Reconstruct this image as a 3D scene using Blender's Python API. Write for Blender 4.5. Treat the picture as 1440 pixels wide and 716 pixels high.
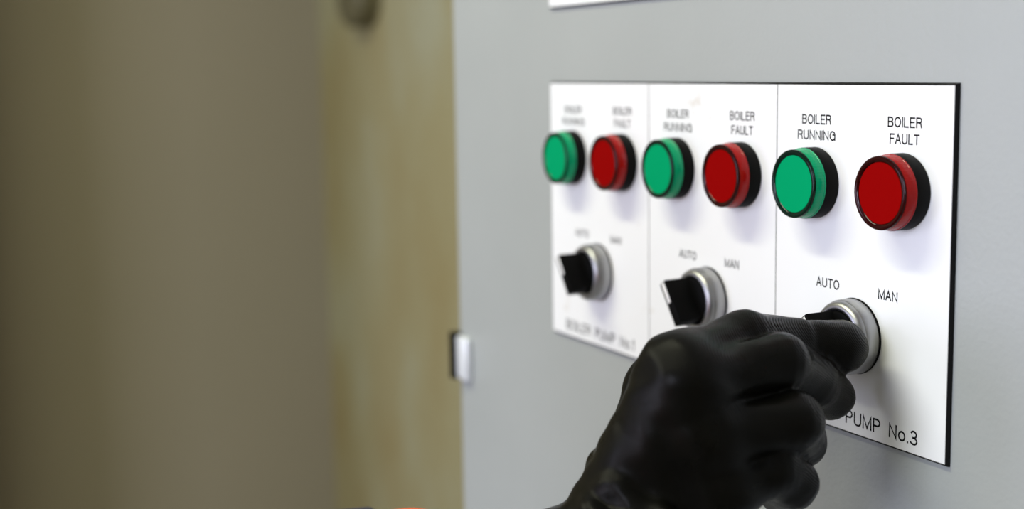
import bpy, bmesh, math, random
import numpy as np
from mathutils import Vector, Matrix

# ------------------------------------------------------------------ scene, camera, light
for o in list(bpy.data.objects):
    bpy.data.objects.remove(o, do_unlink=True)
scene = bpy.context.scene
COL = scene.collection
Z0 = 1.40                       # height above the floor of the lamp plate's top edge
MM = 0.001


def P(x, y, z):
    """plate millimetres (x right, y into the cabinet, z up, origin = plate's top-left corner) -> metres"""
    return Vector((x * MM, y * MM, z * MM + Z0))


CAM = np.array([685.76, -365.15, 8.86])
RIGHT = np.array([0.44524441, 0.89525487, -0.01661707])
UP = np.array([-0.11409503, 0.07513108, 0.99062488])
FWD = np.array([-0.88811021, 0.43917426, -0.13559583])
FPX = 1914.46

cam_data = bpy.data.cameras.new('camera')
cam = bpy.data.objects.new('camera', cam_data)
COL.objects.link(cam)
m = Matrix(((RIGHT[0], UP[0], -FWD[0]), (RIGHT[1], UP[1], -FWD[1]), (RIGHT[2], UP[2], -FWD[2]))).to_4x4()
m.translation = P(*CAM)
cam.matrix_world = m
cam_data.sensor_fit = 'HORIZONTAL'
cam_data.sensor_width = 36.0
cam_data.lens = FPX / 1440 * 36.0
cam_data.clip_start = 0.02
cam_data.dof.use_dof = True
cam_data.dof.focus_distance = 0.538
cam_data.dof.aperture_fstop = 5.5
scene.camera = cam

world = bpy.data.worlds.new('world')
scene.world = world
world.use_nodes = True
wb = world.node_tree.nodes['Background']
wb.inputs[0].default_value = (0.62, 0.68, 0.80, 1)
wb.inputs[1].default_value = 0.25


def area(name, loc, target, sx, sy, power, col):
    d = bpy.data.lights.new(name, 'AREA')
    d.shape = 'RECTANGLE'
    d.size, d.size_y = sx, sy
    d.energy = power
    d.color = col
    o = bpy.data.objects.new(name, d)
    COL.objects.link(o)
    o.location = loc
    o.rotation_euler = (Vector(target) - Vector(loc)).to_track_quat('-Z', 'Y').to_euler()
    return o


# ceiling fluorescent over the aisle in front of the cabinet; daylight from the window in the front wall
area('ceiling_tube_light', (-0.20, -0.82, 2.50), (-0.20, -0.82, 0.0), 1.25, 0.12, 26, (1.0, 1.0, 0.72))
area('window_daylight', (0.74, -2.52, 1.72), (0.2, 0.0, 1.5), 1.0, 1.0, 60, (0.78, 0.82, 1.0))
area('side_window_daylight', (-0.95, -2.52, 1.45), (-0.4, 0.0, 1.2), 0.8, 1.0, 24, (0.70, 0.72, 1.0))  # added cool fill to brighten the lower left

scene.view_settings.view_transform = 'Standard'
scene.view_settings.look = 'None'
scene.view_settings.exposure = -0.30
scene.view_settings.gamma = 1.0
scene.view_settings.use_curve_mapping = False

# ------------------------------------------------------------------ helpers


def tag(o, label=None, cat=None, group=None, kind=None):
    if label: o['label'] = label
    if cat: o['category'] = cat
    if group: o['group'] = group
    if kind: o['kind'] = kind
    return o


def empty(name, loc):
    o = bpy.data.objects.new(name, None)
    o.empty_display_size = 0.02
    COL.objects.link(o)
    o.location = loc
    return o


def link(name, mesh, mat, parent=None, loc=None):
    o = bpy.data.objects.new(name, mesh)
    COL.objects.link(o)
    if mat and not mesh.materials:
        mesh.materials.append(mat)
    if parent: o.parent = parent
    if loc is not None: o.location = loc
    return o


def mesh_from_bm(bm, name, smooth=False, angle=None):
    me = bpy.data.meshes.new(name)
    bmesh.ops.recalc_face_normals(bm, faces=bm.faces)
    bm.to_mesh(me)
    bm.free()
    if smooth:
        for p in me.polygons: p.use_smooth = True
        if angle is not None:
            me.set_sharp_from_angle(angle=angle)
    return me


def bm_box(bm, lo, hi, bevel=0.0, seg=2):
    r = bmesh.ops.create_cube(bm, size=1.0)
    c = [(a + b) / 2 for a, b in zip(lo, hi)]
    s = [b - a for a, b in zip(lo, hi)]
    for v in r['verts']:
        v.co = Vector((c[i] + v.co[i] * s[i] for i in range(3)))
    if bevel:
        es = list({e for v in r['verts'] for e in v.link_edges})
        bmesh.ops.bevel(bm, geom=es, offset=bevel, segments=seg, profile=0.5, affect='EDGES')
    return r


def box_mesh(name, lo, hi, bevel=0.0, seg=2):
    bm = bmesh.new()
    bm_box(bm, lo, hi, bevel, seg)
    return mesh_from_bm(bm, name, bool(bevel), 0.6 if bevel else None)


def lathe(name, prof, n=72, angle=0.6, close=True):
    """profile of (radius, forward) in mm; forward = towards the room (-y)"""
    bm = bmesh.new()
    rings = []
    for r, f in prof:
        if r < 1e-6:
            rings.append([bm.verts.new((0, -f * MM, 0))])
        else:
            rings.append([bm.verts.new((r * MM * math.cos(2 * math.pi * k / n), -f * MM, r * MM * math.sin(2 * math.pi * k / n))) for k in range(n)])
    for a, b in zip(rings[:-1], rings[1:]):
        for k in range(n):
            k2 = (k + 1) % n
            if len(a) == 1:
                bm.faces.new((a[0], b[k], b[k2]))
            elif len(b) == 1:
                bm.faces.new((a[k], b[0], a[k2]))
            else:
                bm.faces.new((a[k], b[k], b[k2], a[k2]))
    if close and len(rings[0]) > 1: bm.faces.new(rings[0])
    if close and len(rings[-1]) > 1: bm.faces.new(rings[-1])
    return mesh_from_bm(bm, name, True, angle)


# ------------------------------------------------------------------ materials


def principled(name, col, rough=0.5, metal=0.0, **kw):
    mt = bpy.data.materials.new(name)
    mt.use_nodes = True
    b = mt.node_tree.nodes['Principled BSDF']
    b.inputs['Base Color'].default_value = (*col, 1)
    b.inputs['Roughness'].default_value = rough
    b.inputs['Metallic'].default_value = metal
    for k, v in kw.items():
        b.inputs[k.replace('_', ' ')].default_value = v
    return mt


def N(mt, typ, **props):
    n = mt.node_tree.nodes.new(typ)
    for k, v in props.items(): setattr(n, k, v)
    return n


def L(mt, a, b): mt.node_tree.links.new(a, b)


def noise(mt, scale, detail=3.0, rough=0.5, coord='Object', stretch=None):
    tc = N(mt, 'ShaderNodeTexCoord')
    nz = N(mt, 'ShaderNodeTexNoise')
    nz.inputs['Scale'].default_value = scale
    nz.inputs['Detail'].default_value = detail
    nz.inputs['Roughness'].default_value = rough
    if stretch:
        mp = N(mt, 'ShaderNodeMapping')
        mp.inputs['Scale'].default_value = stretch
        L(mt, tc.outputs[coord], mp.inputs['Vector'])
        L(mt, mp.outputs[0], nz.inputs['Vector'])
    else:
        L(mt, tc.outputs[coord], nz.inputs['Vector'])
    return nz


def ramp(mt, fac, stops):
    r = N(mt, 'ShaderNodeValToRGB')
    while len(r.color_ramp.elements) < len(stops): r.color_ramp.elements.new(0.5)
    for e, (p, c) in zip(r.color_ramp.elements, stops):
        e.position = p
        e.color = (*c, 1)
    L(mt, fac, r.inputs[0])
    return r


def bump(mt, height, strength, dist):
    b = N(mt, 'ShaderNodeBump')
    b.inputs['Strength'].default_value = strength
    b.inputs['Distance'].default_value = dist
    L(mt, height, b.inputs['Height'])
    L(mt, b.outputs[0], mt.node_tree.nodes['Principled BSDF'].inputs['Normal'])
    return b


def bsdf(mt): return mt.node_tree.nodes['Principled BSDF']


# powder-coated cabinet grey with orange-peel
M_cab = principled('cabinet_grey_paint', (0.40, 0.41, 0.405), 0.42)
nz = noise(M_cab, 420, 2)
bump(M_cab, nz.outputs['Fac'], 0.25, 0.0006)
nz2 = noise(M_cab, 7, 4, 0.55)
rp = ramp(M_cab, nz2.outputs['Fac'], [(0.3, (0.335, 0.353, 0.343)), (0.7, (0.36, 0.378, 0.367))])
L(M_cab, rp.outputs[0], bsdf(M_cab).inputs['Base Color'])

# white engraving laminate with faint smudges
M_white = principled('white_laminate', (0.86, 0.86, 0.86), 0.38)
n1 = noise(M_white, 38, 5, 0.6)
r1 = ramp(M_white, n1.outputs['Fac'], [(0.0, (0.845, 0.852, 0.850)), (0.64, (0.845, 0.852, 0.850)), (0.76, (0.69, 0.655, 0.60))])
L(M_white, r1.outputs[0], bsdf(M_white).inputs['Base Color'])
M_core = principled('black_laminate_core', (0.005, 0.005, 0.005), 0.55, Specular_IOR_Level=0.15)
M_ink = principled('engraved_black', (0.006, 0.006, 0.007), 0.7, Specular_IOR_Level=0.1)
M_blackplastic = principled('black_plastic', (0.004, 0.004, 0.0035), 0.5, Specular_IOR_Level=0.06)
n3 = noise(M_blackplastic, 900, 2)
bump(M_blackplastic, n3.outputs['Fac'], 0.12, 0.0003)
M_knob = principled('knob_black_plastic', (0.003, 0.003, 0.003), 0.5, Specular_IOR_Level=0.05)
M_chrome = principled('satin_chrome', (0.37, 0.37, 0.375), 0.38, 1.0)
M_pointer = principled('white_pointer', (0.85, 0.85, 0.85), 0.4)


def lens_mats(name, face, side, rim):
    f = principled(name + '_diffuser', face, 0.5, Specular_IOR_Level=0.02)
    s = principled(name + '_lens', side, 0.16, 0.0, Subsurface_Weight=0.25, Subsurface_Radius=(0.004, 0.004, 0.004), Specular_IOR_Level=0.25)
    w = N(s, 'ShaderNodeTexWave', wave_type='BANDS', bands_direction='Z')
    w.inputs['Scale'].default_value = 260
    w.inputs['Distortion'].default_value = 1.5
    tc = N(s, 'ShaderNodeTexCoord')
    L(s, tc.outputs['Object'], w.inputs['Vector'])
    bump(s, w.outputs['Fac'], 0.10, 0.0004)
    r = principled(name + '_lens_edge', rim, 0.12, 0.0, Specular_IOR_Level=0.18)
    return f, s, r


GREEN = lens_mats('green', (0.0, 0.30, 0.115), (0.0, 0.31, 0.13), (0.001, 0.012, 0.007))
RED = lens_mats('red', (0.24, 0.0004, 0.0004), (0.32, 0.005, 0.004), (0.020, 0.0006, 0.0006))

# walls
M_khaki = principled('khaki_wall_paint', (0.24, 0.21, 0.10), 0.7)
k1 = noise(M_khaki, 2.6, 4, 0.55, stretch=(1.6, 1, 0.9))
k2 = ramp(M_khaki, k1.outputs['Fac'], [(0.30, (0.31, 0.245, 0.10)), (0.50, (0.345, 0.305, 0.155)), (0.68, (0.38, 0.37, 0.24))])
L(M_khaki, k2.outputs[0], bsdf(M_khaki).inputs['Base Color'])
k3 = noise(M_khaki, 60, 4)
bump(M_khaki, k3.outputs['Fac'], 0.3, 0.004)
M_taupe = principled('taupe_wall_paint', (0.17, 0.15, 0.105), 0.6)
t1 = noise(M_taupe, 1.7, 4, 0.5)
t2 = ramp(M_taupe, t1.outputs['Fac'], [(0.35, (0.30, 0.268, 0.19)), (0.65, (0.315, 0.28, 0.20))])
L(M_taupe, t2.outputs[0], bsdf(M_taupe).inputs['Base Color'])
M_concrete = principled('grey_concrete', (0.30, 0.29, 0.27), 0.8)
c1 = noise(M_concrete, 5, 6, 0.6)
c2 = ramp(M_concrete, c1.outputs['Fac'], [(0.3, (0.24, 0.23, 0.215)), (0.7, (0.34, 0.33, 0.31))])
L(M_concrete, c2.outputs[0], bsdf(M_concrete).inputs['Base Color'])
M_ceil = principled('ceiling_paint', (0.62, 0.61, 0.57), 0.85)
M_cream = principled('cream_wall_paint', (0.50, 0.48, 0.42), 0.75)
M_dark = principled('dark_olive_metal', (0.12, 0.105, 0.05), 0.5)
M_hinge = principled('bright_zinc', (0.82, 0.85, 0.88), 0.35, 0.35)
M_frame = principled('window_frame_white', (0.7, 0.7, 0.7), 0.5)

# glove and sleeve
M_glove = principled('black_rubber_glove', (0.0032, 0.0030, 0.0021), 0.40, 0.0)
bsdf(M_glove).inputs['Specular IOR Level'].default_value = 0.10
g1 = N(M_glove, 'ShaderNodeTexWave', wave_type='BANDS', bands_direction='DIAGONAL')
g1.inputs['Scale'].default_value = 640
g1.inputs['Distortion'].default_value = 2.0
gt = N(M_glove, 'ShaderNodeTexCoord')
L(M_glove, gt.outputs['Object'], g1.inputs['Vector'])
g2 = noise(M_glove, 120, 3)
ga = N(M_glove, 'ShaderNodeMath', operation='ADD')
L(M_glove, g1.outputs['Fac'], ga.inputs[0])
L(M_glove, g2.outputs['Fac'], ga.inputs[1])
bump(M_glove, ga.outputs[0], 0.25, 0.0004)
g4 = noise(M_glove, 45, 3)
g5 = ramp(M_glove, g4.outputs['Fac'], [(0.35, (0.24, 0.24, 0.24)), (0.7, (0.46, 0.46, 0.46))])
L(M_glove, g5.outputs[0], bsdf(M_glove).inputs['Roughness'])
M_orange = principled('orange_workwear', (0.85, 0.13, 0.03), 0.8)
o1 = noise(M_orange, 500, 2)
bump(M_orange, o1.outputs['Fac'], 0.4, 0.001)
M_navy = principled('navy_band', (0.030, 0.030, 0.055), 0.7)

# ------------------------------------------------------------------ the room
XL, XR, YB, YF, ZC = -1.66, 2.6, 0.42, -2.6, 2.62


def struct(name, mesh, mat):
    o = link(name, mesh, mat)
    o['kind'] = 'structure'
    return o


struct('floor', box_mesh('floor', (XL - .1, YF - .1, -0.1), (XR + .1, YB + .1, 0)), M_concrete)
struct('ceiling', box_mesh('ceiling', (XL - .1, YF - .1, ZC), (XR + .1, YB + .1, ZC + .1)), M_ceil)
struct('wall_back', box_mesh('wall_back', (XL - .1, YB, 0), (XR + .1, YB + .1, ZC)), M_khaki)
bm = bmesh.new()                # left wall with an unseen pier added to shade it
bm_box(bm, (XL - .1, YF, 0), (XL, YB, ZC))
bm_box(bm, (XL, -0.95, 0), (XL + .30, -0.25, ZC))
struct('wall_left', mesh_from_bm(bm, 'wall_left'), M_taupe)
struct('wall_right', box_mesh('wall_right', (XR, YF, 0), (XR + .1, YB, ZC)), M_cream)
# front wall with the window opening and an added one for the fill light
WZ0, WZ1 = 0.95, 2.30
WINS = ((0.25, 1.35), (-1.40, -0.50))
bm = bmesh.new()
for lo, hi in (((XL, YF - .1, 0), (XR, YF, WZ0)), ((XL, YF - .1, WZ1), (XR, YF, ZC)), ((XL, YF - .1, WZ0), (WINS[1][0], YF, WZ1)),
               ((WINS[1][1], YF - .1, WZ0), (WINS[0][0], YF, WZ1)), ((WINS[0][1], YF - .1, WZ0), (XR, YF, WZ1))):
    bm_box(bm, lo, hi)
struct('wall_front', mesh_from_bm(bm, 'wall_front'), M_cream)
t = 0.05
for k, (WX0, WX1) in enumerate(WINS):
    bm = bmesh.new()
    for lo, hi in (((WX0, YF - .08, WZ0), (WX0 + t, YF - .02, WZ1)), ((WX1 - t, YF - .08, WZ0), (WX1, YF - .02, WZ1)),
                   ((WX0 + t, YF - .08, WZ0), (WX1 - t, YF - .02, WZ0 + t)), ((WX0 + t, YF - .08, WZ1 - t), (WX1 - t, YF - .02, WZ1)),
                   (((WX0 + WX1) / 2 - .02, YF - .08, WZ0 + t), ((WX0 + WX1) / 2 + .02, YF - .02, WZ1 - t))):
        bm_box(bm, lo, hi)
    struct('window_%d' % (k + 1), mesh_from_bm(bm, 'window_%d' % (k + 1)), M_frame)  # the second frame only dresses the added fill opening

# ------------------------------------------------------------------ control cabinet
CX0, CX1, CF = -139.0, 461.0, 2.0          # left, right, front plane (mm)
cab = empty('control_cabinet', P(161, 130, -1400))
tag(cab, 'pale grey steel control cabinet carrying the white lamp and switch plates', 'cabinet')
IP = cab.location


def child_mesh(o, parent):
    o.parent = parent
    o.matrix_parent_inverse = Matrix.Identity(4)
    o.location = o.location - parent.location


body = link('body', box_mesh('cabinet_body', P(CX0 + 6, CF + 22, -1300), P(CX1 - 6, 260, 650), 0.004), M_cab)
child_mesh(body, cab)
door = link('door', box_mesh('cabinet_door', P(CX0, CF, -1290), P(CX1, CF + 20, 640), 0.0025, 3), M_cab)
child_mesh(door, cab)
plinth = link('plinth', box_mesh('cabinet_plinth', P(CX0 + 12, CF + 30, -1400), P(CX1 - 12, 250, -1301)), M_blackplastic)
child_mesh(plinth, cab)
# hinge at the door's left edge: bright leaf on the door, dark knuckle round the edge
bm = bmesh.new()
bm_box(bm, P(-134.5, -3.0, -197), P(-118, CF + .5, -167.5), 0.0022, 3)
hinge = link('hinge', mesh_from_bm(bm, 'hinge_leaf', True, 0.7), M_hinge)
child_mesh(hinge, cab)
bm = bmesh.new()
bmesh.ops.create_cone(bm, cap_ends=True, segments=24, radius1=0.0042, radius2=0.0042, depth=0.031,
                      matrix=Matrix.Translation(P(-138.8, -1.0, -182)))
kn = link('hinge_knuckle', mesh_from_bm(bm, 'hinge_knuckle', True, 0.7), M_blackplastic)
kn.parent = hinge

# ------------------------------------------------------------------ stroke lettering


def arc(cx, cy, rx, ry, a0, a1, n=12):
    return [(cx + rx * math.cos(math.radians(a0 + (a1 - a0) * k / n)), cy + ry * math.sin(math.radians(a0 + (a1 - a0) * k / n))) for k in range(n + 1)]


# glyphs on a cell of height 1: (advance width, strokes)
def ell(w, cy=0.5, ry=0.5): return arc(w / 2, cy, w / 2, ry, 90, 450, 28)


GL = {
    'B': (0.56, [[(0, 0), (0, 1), (0.30, 1)] + arc(0.30, 0.765, 0.22, 0.235, 90, -90) + [(0, 0.53)],
                 [(0.30, 0.53)] + arc(0.30, 0.265, 0.26, 0.265, 90, -90) + [(0, 0)]]),
    'O': (0.66, [ell(0.66)]),
    'I': (0.0, [[(0, 0), (0, 1)]]),
    'L': (0.46, [[(0, 1), (0, 0), (0.46, 0)]]),
    'E': (0.50, [[(0.50, 1), (0, 1), (0, 0), (0.50, 0)], [(0, 0.53), (0.44, 0.53)]]),
    'R': (0.56, [[(0, 0), (0, 1), (0.32, 1)] + arc(0.32, 0.76, 0.23, 0.24, 90, -90) + [(0, 0.52)],
                 [(0.30, 0.52), (0.48, 0.40), (0.52, 0.20), (0.56, 0)]]),
    'U': (0.56, [[(0, 1), (0, 0.28)] + arc(0.28, 0.28, 0.28, 0.28, 180, 360) + [(0.56, 1)]]),
    'N': (0.56, [[(0, 0), (0, 1), (0.56, 0), (0.56, 1)]]),
    'G': (0.64, [arc(0.32, 0.5, 0.32, 0.5, 40, 330, 22) + [(0.62, 0.62), (0.36, 0.62)], [(0.62, 0.62), (0.62, 0)]]),
    'F': (0.46, [[(0.48, 1), (0, 1), (0, 0)], [(0, 0.52), (0.42, 0.52)]]),
    'A': (0.60, [[(0, 0), (0.30, 1), (0.60, 0)], [(0.10, 0.33), (0.50, 0.33)]]),
    'T': (0.56, [[(0, 1), (0.56, 1)], [(0.28, 1), (0.28, 0)]]),
    'M': (0.70, [[(0, 0), (0, 1), (0.35, 0.05), (0.70, 1), (0.70, 0)]]),
    'P': (0.54, [[(0, 0), (0, 1), (0.30, 1)] + arc(0.30, 0.735, 0.24, 0.265, 90, -90) + [(0, 0.47)]]),
    'o': (0.50, [arc(0.25, 0.34, 0.25, 0.34, 90, 450, 24)]),
    '.': (0.02, [[(0, 0.02), (0.02, 0.02)]]),
    '1': (0.22, [[(0, 0.76), (0.20, 1), (0.20, 0)]]),
    '2': (0.52, [arc(0.26, 0.74, 0.26, 0.26, 165, -30, 14) + [(0, 0), (0.54, 0)]]),
    '3': (0.52, [arc(0.25, 0.75, 0.23, 0.25, 150, -90, 14) + [(0.18, 0.5)], [(0.18, 0.5), (0.25, 0.5)] + arc(0.25, 0.25, 0.27, 0.25, 90, -150, 16)]),
    ' ': (0.40, []),
}


def ribbon(bm, pts, hw, y0, y1):
    pts = [Vector(p) for p in pts]
    closed = (pts[0] - pts[-1]).length < 1e-5
    n = len(pts)
    left, right = [], []
    for i, p in enumerate(pts):
        if closed:
            a = pts[i - 1] if i > 0 else pts[-2]
            b = pts[i + 1] if i < n - 1 else pts[1]
        else:
            a = pts[max(i - 1, 0)]
            b = pts[min(i + 1, n - 1)]
        d1 = (p - a).normalized() if (p - a).length > 1e-9 else (b - p).normalized()
        d2 = (b - p).normalized() if (b - p).length > 1e-9 else d1
        tg = (d1 + d2)
        tg = tg.normalized() if tg.length > 1e-6 else d1
        nr = Vector((-tg.y, tg.x))
        c = max(0.45, abs(nr.dot(Vector((-d1.y, d1.x)))))
        ext = Vector((0, 0))
        if not closed and i == 0: ext = -d2 * hw * 0.8
        if not closed and i == n - 1: ext = d1 * hw * 0.8
        left.append(p + ext + nr * hw / c)
        right.append(p + ext - nr * hw / c)
    def V(q, y): return bm.verts.new((q.x * MM, y * MM, q.y * MM))
    lt = [V(q, y0) for q in left]; rt = [V(q, y0) for q in right]
    lb = [V(q, y1) for q in left]; rb = [V(q, y1) for q in right]
    for i in range(n - 1):
        bm.faces.new((lt[i], lt[i + 1], rt[i + 1], rt[i]))
        bm.faces.new((lt[i], lb[i], lb[i + 1], lt[i + 1]))
        bm.faces.new((rt[i], rt[i + 1], rb[i + 1], rb[i]))
    if not closed:
        bm.faces.new((lt[0], rt[0], rb[0], lb[0]))
        bm.faces.new((lt[-1], lb[-1], rb[-1], rt[-1]))


def text_mesh(txt, u0, u1, vtop, vbot, stroke):
    """single-stroke engraved line fitted between u0..u1 (mm), cap height vtop..vbot"""
    gap = 0.24
    tot = sum(GL[c][0] for c in txt) + gap * (len(txt) - 1)
    h = vtop - vbot
    hw = stroke / 2
    sx = (u1 - u0 - stroke) / tot
    bm = bmesh.new()
    x = 0.0
    for c in txt:
        w, strokes = GL[c]
        for s in strokes:
            ribbon(bm, [(u0 + hw + (x + a) * sx, vbot + hw + b * (h - stroke)) for a, b in s], hw, -0.03, 0.05)
        x += w + gap
    return mesh_from_bm(bm, 'text_' + txt.lower().replace(' ', '_').replace('.', ''))


# ------------------------------------------------------------------ plates
PW, PH = 103.965, 141.754


def plate(loc, w, h, label):
    root = empty('label_plate', loc)
    tag(root, label, 'plate')
    bm = bmesh.new()
    # black core with bevelled edge
    e0, e1 = 0.35, 0.95
    f = [bm.verts.new(v) for v in ((-e0 * MM, 0.15 * MM, e0 * MM), ((w + e0) * MM, 0.15 * MM, e0 * MM), ((w + e0) * MM, 0.15 * MM, -(h + e0) * MM), (-e0 * MM, 0.15 * MM, -(h + e0) * MM))]
    k = [bm.verts.new(v) for v in ((-e1 * MM, 0.9 * MM, e1 * MM), ((w + e1) * MM, 0.9 * MM, e1 * MM), ((w + e1) * MM, 0.9 * MM, -(h + e1) * MM), (-e1 * MM, 0.9 * MM, -(h + e1) * MM))]
    q = [bm.verts.new((v.co.x, 1.98 * MM, v.co.z)) for v in k]
    bm.faces.new(f)
    bm.faces.new(q)
    for A, B in ((f, k), (k, q)):
        for i in range(4):
            bm.faces.new((A[i], A[(i + 1) % 4], B[(i + 1) % 4], B[i]))
    link('core', mesh_from_bm(bm, 'plate_core'), M_core, root)
    link('face', box_mesh('plate_face', (0, 0, -h * MM), (w * MM, 0.2 * MM, 0)), M_white, root)
    return root


pl = plate(P(0, 0, 0), 3 * PW, PH, 'white engraved plate in three sections carrying six lamps and three switches')
for k in (1, 2):
    link('section_line', box_mesh('section_line', ((k * PW - .25) * MM, -0.03 * MM, -PH * MM), ((k * PW + .25) * MM, 0.05 * MM, 0)), M_ink, pl)
for k in range(3):
    u = k * PW
    for txt, a, b, vt, vb, st in (('BOILER', 17.0, 35.6, -12.2, -16.3, .62), ('RUNNING', 14.2, 38.5, -18.7, -22.8, .62),
                                  ('BOILER', 69.2, 87.8, -12.0, -16.1, .62), ('FAULT', 70.4, 86.7, -18.4, -22.5, .62),
                                  ('AUTO', 27.7, 42.3, -79.8, -83.9, .62), ('MAN', 65.7, 76.7, -79.9, -84.0, .62),
                                  ('BOILER PUMP No.%d' % (k + 1), 16.0, 89.4, -132.6, -138.5, .78)):
        link('lettering', text_mesh(txt, u + a, u + b, vt, vb, st), M_ink, pl)
plate(P(0, 0, 42.6 + 70), 3 * PW, 70, 'white plate above the lamps, only its lower left corner in view')

# ------------------------------------------------------------------ pilot lamps
UG, UR, VL = 26.42, 78.66, -40.43
me_bezel = lathe('lamp_bezel', [(13.6, 0.0), (14.6, 0.02), (14.78, 0.35), (14.78, 6.1), (14.7, 6.35), (14.2, 6.5), (13.2, 6.5)])
me_lens = lathe('lamp_lens', [(13.6, 6.3), (14.55, 6.4), (14.72, 6.55), (14.72, 7.0), (14.5, 7.2), (14.2, 11.0), (13.9, 11.4), (13.2, 11.4)])
me_rim = lathe('lamp_lens_edge', [(12.0, 10.4), (13.6, 10.8), (14.0, 11.1), (14.22, 11.5), (14.1, 12.0), (13.6, 12.28), (12.9, 12.25), (12.2, 12.0), (11.8, 11.5)], close=False)
me_face = lathe('lamp_diffuser', [(11.9, 10.3), (11.9, 11.5), (11.8, 11.66), (0, 11.72)])


def lens_variant(me, suf, mat):
    c = me.copy()
    c.name = me.name + '_' + suf
    c.materials.clear()
    c.materials.append(mat)
    return c


sets = {}
for nm, ms in (('green', GREEN), ('red', RED)):
    sets[nm] = (lens_variant(me_face, nm, ms[0]), lens_variant(me_lens, nm, ms[1]), lens_variant(me_rim, nm, ms[2]))


def lamp(nm, u, label):
    root = empty('pilot_lamp', P(u, -0.05, VL))
    tag(root, label, 'lamp', 'pilot lamps on the plate')
    link('bezel', me_bezel, M_blackplastic, root)
    fa, le, ri = sets[nm]
    ln = link('lens', le, None, root)
    link('lens_edge', ri, None, ln)
    link('diffuser', fa, None, root)


ORD = ('over the No.1 switch in the blurred far left section', 'in the middle section', 'in the nearest right section, above the gloved hand')
for k in range(3):
    lamp('green', k * PW + UG, 'green BOILER RUNNING lamp ' + ORD[k])
    lamp('red', k * PW + UR, 'red BOILER FAULT lamp ' + ORD[k])

# ------------------------------------------------------------------ selector switches
US, VS = 52.54, -101.15
me_gasket = lathe('switch_gasket', [(13, 0), (15.5, 0), (15.6, .3), (15.5, .75), (13, .75)])
me_collar = lathe('switch_collar', [(13.0, .7), (15.2, .7), (15.35, .95), (15.3, 6.3), (15.05, 6.6), (14.95, 6.9), (14.75, 8.0), (14.2, 8.9), (13.4, 9.5), (12.6, 9.75), (11.9, 9.6), (11.4, 9.1), (11.2, 8.2), (11.2, 6.0)], angle=0.9)
me_hub = lathe('switch_hub', [(11.1, 5.0), (11.1, 8.6), (10.7, 9.3), (9.8, 9.6), (0, 9.7)])


def blade_mesh():
    """lever standing off the hub: long along z, slightly waisted, tip end square"""
    bm = bmesh.new()
    def ring(f, L0, L1, hw):
        return [bm.verts.new((x * MM, -f * MM, z * MM)) for x, z in ((-hw, L0), (hw, L0), (hw, L1), (-hw, L1))]
    a = ring(7.0, -10.6, 10.6, 4.4)
    b = ring(10.5, -10.8, 10.8, 3.6)
    c = ring(21.6, -11.2, 11.2, 2.7)
    for A, B in ((a, b), (b, c)):
        for i in range(4): bm.faces.new((A[i], A[(i + 1) % 4], B[(i + 1) % 4], B[i]))
    bm.faces.new(c)
    bm.faces.new(a)
    bmesh.ops.bevel(bm, geom=[e for e in bm.edges], offset=0.5 * MM, segments=2, profile=0.5, affect='EDGES')
    return mesh_from_bm(bm, 'switch_lever', True, 0.6)


me_lever = blade_mesh()
me_ptr = box_mesh('switch_pointer', (-1.15 * MM, -21.72 * MM, 0.2 * MM), (1.15 * MM, -21.2 * MM, 10.6 * MM), 0.0001)
TILT = -math.radians(36.0)


def switch(u, label):
    root = empty('selector_switch', P(u, -0.05, VS))
    tag(root, label, 'switch', 'selector switches on the plate')
    link('gasket', me_gasket, M_blackplastic, root)
    link('collar', me_collar, M_chrome, root)
    kb = link('knob', me_hub, M_knob, root)
    lv = link('lever', me_lever, M_knob, kb)
    lv.rotation_euler = (0, TILT, 0)
    pt = link('pointer', me_ptr, M_pointer, kb)
    pt.rotation_euler = (0, TILT, 0)


switch(US, 'black lever switch with silver collar set to AUTO, blurred, above the No.1 label')
switch(PW + US, 'black lever switch with silver collar set to AUTO in the middle section')
switch(2 * PW + US, 'silver-collared switch for pump No.3 gripped by the gloved fingers')

# ------------------------------------------------------------------ dark fitting on the back wall at the top edge


def at(px, py, depth):
    return CAM + depth * (FWD + RIGHT * (px - 720) / FPX + UP * (358 - py) / FPX)


d0 = FWD + RIGHT * (520 - 720) / FPX + UP * (358 - 8) / FPX
tt = (YB * 1000 - CAM[1]) / d0[1]
fx = CAM + tt * d0
fit = empty('conduit_fitting', P(fx[0], YB * 1000, fx[2]))
tag(fit, 'dark round fitting on the khaki wall at the top edge, heavily blurred', 'fitting')
link('fitting_box', lathe('fitting_box', [(55, 0), (55, 32), (50, 38), (36, 42), (0, 43)], 40), M_dark, fit, (0, 0, 0.02))
bm = bmesh.new()
bmesh.ops.create_cone(bm, cap_ends=True, segments=24, radius1=0.013, radius2=0.013, depth=0.45, matrix=Matrix.Translation((0, -0.018, 0.29)))
link('conduit', mesh_from_bm(bm, 'conduit', True, 0.7), M_dark, fit)

# ------------------------------------------------------------------ gloved hand (implicit surface, meshed with surface nets)


def sdf_chain(X, pts, radii, k=4.0):
    d = None
    for (a, b, ra, rb) in zip(pts[:-1], pts[1:], radii[:-1], radii[1:]):
        ab = b - a
        t = np.clip(((X - a) @ ab) / (ab @ ab), 0, 1)
        s = np.linalg.norm(X - (a + t[:, None] * ab), axis=1) - (ra + (rb - ra) * t)
        d = s if d is None else smin(d, s, k)
    return d


def smin(a, b, k):
    h = np.clip(0.5 + 0.5 * (b - a) / k, 0, 1)
    return b + (a - b) * h - k * h * (1 - h)


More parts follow.
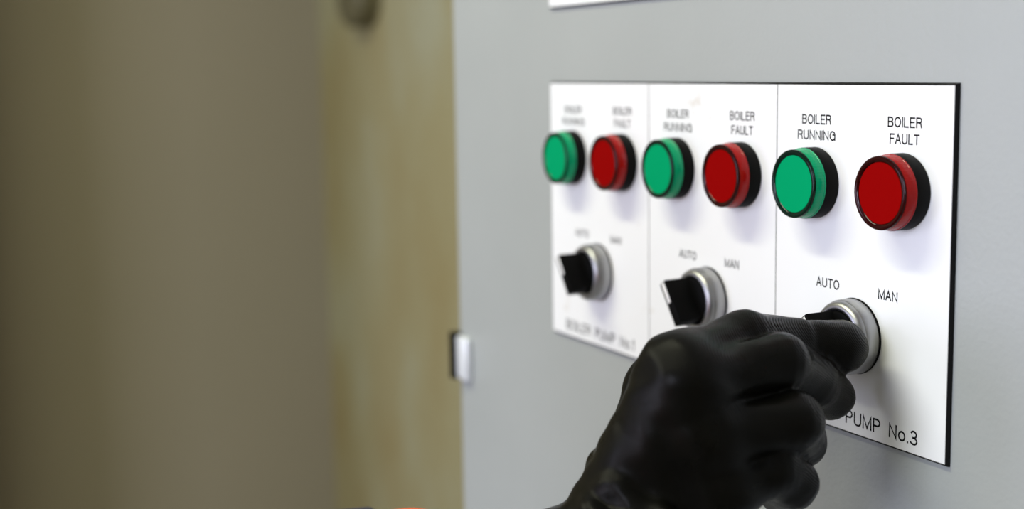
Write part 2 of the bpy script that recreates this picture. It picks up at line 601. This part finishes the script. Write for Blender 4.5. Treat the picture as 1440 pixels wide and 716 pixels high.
def surface_nets(F, org, h):
    S = F < 0
    nx, ny, nz = F.shape
    c = np.zeros((nx - 1, ny - 1, nz - 1), int)
    for i in (0, 1):
        for j in (0, 1):
            for k in (0, 1):
                c += S[i:nx - 1 + i, j:ny - 1 + j, k:nz - 1 + k]
    act = (c > 0) & (c < 8)
    idx = -np.ones(act.shape, int)
    cells = np.argwhere(act)
    idx[act] = np.arange(len(cells))
    acc = np.zeros((len(cells), 3))
    cnt = np.zeros(len(cells))
    corners = [(i, j, k) for i in (0, 1) for j in (0, 1) for k in (0, 1)]
    for a in corners:
        for ax in range(3):
            if a[ax]: continue
            b = list(a); b[ax] = 1
            fa = F[cells[:, 0] + a[0], cells[:, 1] + a[1], cells[:, 2] + a[2]]
            fb = F[cells[:, 0] + b[0], cells[:, 1] + b[1], cells[:, 2] + b[2]]
            cr = (fa < 0) != (fb < 0)
            t = np.where(cr, fa / np.where(cr, fa - fb, 1), 0)
            p = np.tile(np.array(a, float), (len(cells), 1))
            p[:, ax] += t
            acc[cr] += p[cr]
            cnt[cr] += 1
    V = org + h * (cells + acc / cnt[:, None])
    quads = []
    for ax in range(3):
        sl0 = [slice(None)] * 3; sl1 = [slice(None)] * 3
        sl0[ax] = slice(0, -1); sl1[ax] = slice(1, None)
        A, B = S[tuple(sl0)], S[tuple(sl1)]
        e = np.argwhere(A != B)
        o1, o2 = [(1, 2), (2, 0), (0, 1)][ax]
        ok = (e[:, o1] > 0) & (e[:, o2] > 0) & (e[:, o1] < F.shape[o1] - 1) & (e[:, o2] < F.shape[o2] - 1)
        e = e[ok]
        def g(d1, d2):
            q = e.copy(); q[:, o1] += d1; q[:, o2] += d2
            return idx[q[:, 0], q[:, 1], q[:, 2]]
        Q = np.stack([g(-1, -1), g(0, -1), g(0, 0), g(-1, 0)], 1)
        flip = ~A[e[:, 0], e[:, 1], e[:, 2]]
        Q[flip] = Q[flip][:, ::-1]
        quads.append(Q)
    return V, np.concatenate(quads)


def net_mesh(name, fn, lo, hi, h, org):
    lo = np.array(lo, float); hi = np.array(hi, float)
    n = np.ceil((hi - lo) / h).astype(int) + 1
    ax = [lo[i] + h * np.arange(n[i]) for i in range(3)]
    F = np.empty(n)
    for i in range(n[0]):
        Y, Zz = np.meshgrid(ax[1], ax[2], indexing='ij')
        X = np.stack([np.full(Y.size, ax[0][i]), Y.ravel(), Zz.ravel()], 1)
        F[i] = fn(X).reshape(n[1], n[2])
    V, Q = surface_nets(F, lo, h)
    V = (V - org) * MM
    me = bpy.data.meshes.new(name)
    me.from_pydata(V.tolist(), [], Q.tolist())
    for p in me.polygons: p.use_smooth = True
    return me


# finger joints: (x, y in the frame, distance) seen from the camera, turned into plate millimetres
J = lambda *a: [at(*q) for q in a]
index = J((952, 520, 492), (1045, 476, 515), (1128, 483, 528), (1182, 488, 532))
middle = J((962, 545, 488), (1098, 508, 503), (1140, 535, 520), (1168, 556, 536))
ring = J((985, 615, 489), (1118, 592, 496), (1124, 620, 518), (1104, 628, 535))
little = J((1010, 690, 494), (1085, 657, 498), (1112, 680, 508), (1098, 692, 528))
thumb = J((890, 680, 520), (925, 545, 528), (1020, 500, 556), (1110, 490, 562))
wr = J((850, 770, 505), (960, 800, 505))
R_I, R_M, R_R, R_L = (11.5, 10.4, 9.3, 10.6), (12.0, 10.3, 10.0, 9.6), (12.0, 10.2, 9.8, 9.0), (11.5, 9.7, 9.6, 9.0)


def hand_sdf(X):
    pal = sdf_chain(X, [wr[0], index[0]], [17, 13], 1)
    pal = smin(pal, sdf_chain(X, [wr[0], middle[0]], [17, 13], 1), 9)
    pal = smin(pal, sdf_chain(X, [wr[1], ring[0]], [16, 13], 1), 9)
    pal = smin(pal, sdf_chain(X, [wr[1], little[0]], [16, 12], 1), 9)
    th = sdf_chain(X, thumb, [16, 12, 10.5, 9.5], 5)
    pal = smin(pal, th, 10)
    # forearm and gauntlet
    fa = sdf_chain(X, J((905, 770, 500), (760, 860, 492), (640, 880, 485)), [24, 33, 36], 8)
    cuff = sdf_chain(X, J((845, 655, 508), (862, 690, 488), (930, 735, 478)), [6.5, 7, 6], 3)
    cuff = smin(cuff, sdf_chain(X, J((802, 738, 500), (840, 730, 486), (900, 760, 474)), [7, 8, 7], 3), 2)
    fin = None
    for pts, rad in ((index, R_I), (middle, R_M), (ring, R_R), (little, R_L)):
        d = sdf_chain(X, pts, rad, 3.0)
        fin = d if fin is None else smin(fin, d, 1.6)
    d = smin(pal, fin, 9)
    d = smin(d, fa, 9)
    d = smin(d, cuff, 3)
    # creases across the finger joints
    for pts in (index, middle, ring, little):
        for i in (1, 2):
            ax = pts[i + 1] - pts[i - 1]
            ax = ax / np.linalg.norm(ax)
            v = X - pts[i]
            t_ = v @ ax
            d = d + 0.13 * np.exp(-(t_ / 5.0) ** 2) * np.cos(2 * np.pi * t_ / 4.0) * (np.linalg.norm(v, axis=1) < 16)
    ax = (index[3] - index[1]) / np.linalg.norm(index[3] - index[1])
    v = X - index[2]
    d = d + 0.8 * np.exp(-((v @ ax - 1.0) / 2.4) ** 2) * (np.linalg.norm(v, axis=1) < 15)
    # long folds running down to the wrist
    v = X - at(900, 720, 492)
    lat = v @ RIGHT + 0.35 * (v @ UP)
    d = d + 0.9 * np.exp(-(np.linalg.norm(v, axis=1) / 34) ** 2) * np.sin(lat * 0.42 + 0.5 * np.sin(v @ UP * 0.12))
    # crumpled rubber
    w = 0.35 * np.sin(X[:, 0] * .31 + 1.3 * np.sin(X[:, 2] * .21)) * np.sin(X[:, 2] * .27 + X[:, 1] * .23 + 1.1)
    return d + w


allp = np.array(index + middle + ring + little + thumb + wr + J((640, 880, 485)))
lo, hi = allp.min(0) - 42, allp.max(0) + 20
hi[1] = min(hi[1], -0.3)
elbow_base = at(640, 880, 485)
person = empty('person', P(*elbow_base))
tag(person, 'arm in orange sleeve and black rubber glove turning the pump No.3 switch', 'person')
gl_me = net_mesh('glove', hand_sdf, lo, hi, 1.25, elbow_base)
link('glove', gl_me, M_glove, person)

# sleeve: forearm in orange, dark band, elbow and upper arm out of frame
sl_pts = J((690, 897, 488), (585, 890, 479), (500, 893, 470), (330, 950, 455), (-150, 1060, 410))
shoulder = sl_pts[-1] + np.array([-20, -190, 170.0])
sl_all = sl_pts + [shoulder]
R_S = [37, 42.3, 41.5, 47, 55, 66]


def sleeve_sdf(X):
    d = sdf_chain(X, sl_all, R_S, 1.5)
    return d + 0.7 * np.sin(X[:, 1] * .16 + 1.5 * np.sin(X[:, 2] * .07)) * np.sin(X[:, 0] * .09 + 1)


ap = np.array(sl_all)
sl_me = net_mesh('sleeve', sleeve_sdf, ap.min(0) - 72, ap.max(0) + 72, 3.0, elbow_base)
sl = link('sleeve', sl_me, M_orange, person)
bA, bB = at(535, 893, 474), at(455, 903, 467)


def band_sdf(X):
    ax = (bB - bA) / np.linalg.norm(bB - bA)
    t = (X - bA) @ ax
    rad = np.linalg.norm(X - bA - t[:, None] * ax, axis=1) - 44.2
    return np.maximum(np.maximum(rad, -(rad + 5)), np.maximum(-t, t - np.linalg.norm(bB - bA)))


ap = np.array([bA, bB])
bd_me = net_mesh('sleeve_band', band_sdf, ap.min(0) - 60, ap.max(0) + 60, 1.8, elbow_base)
bd = link('band', bd_me, M_navy, sl)
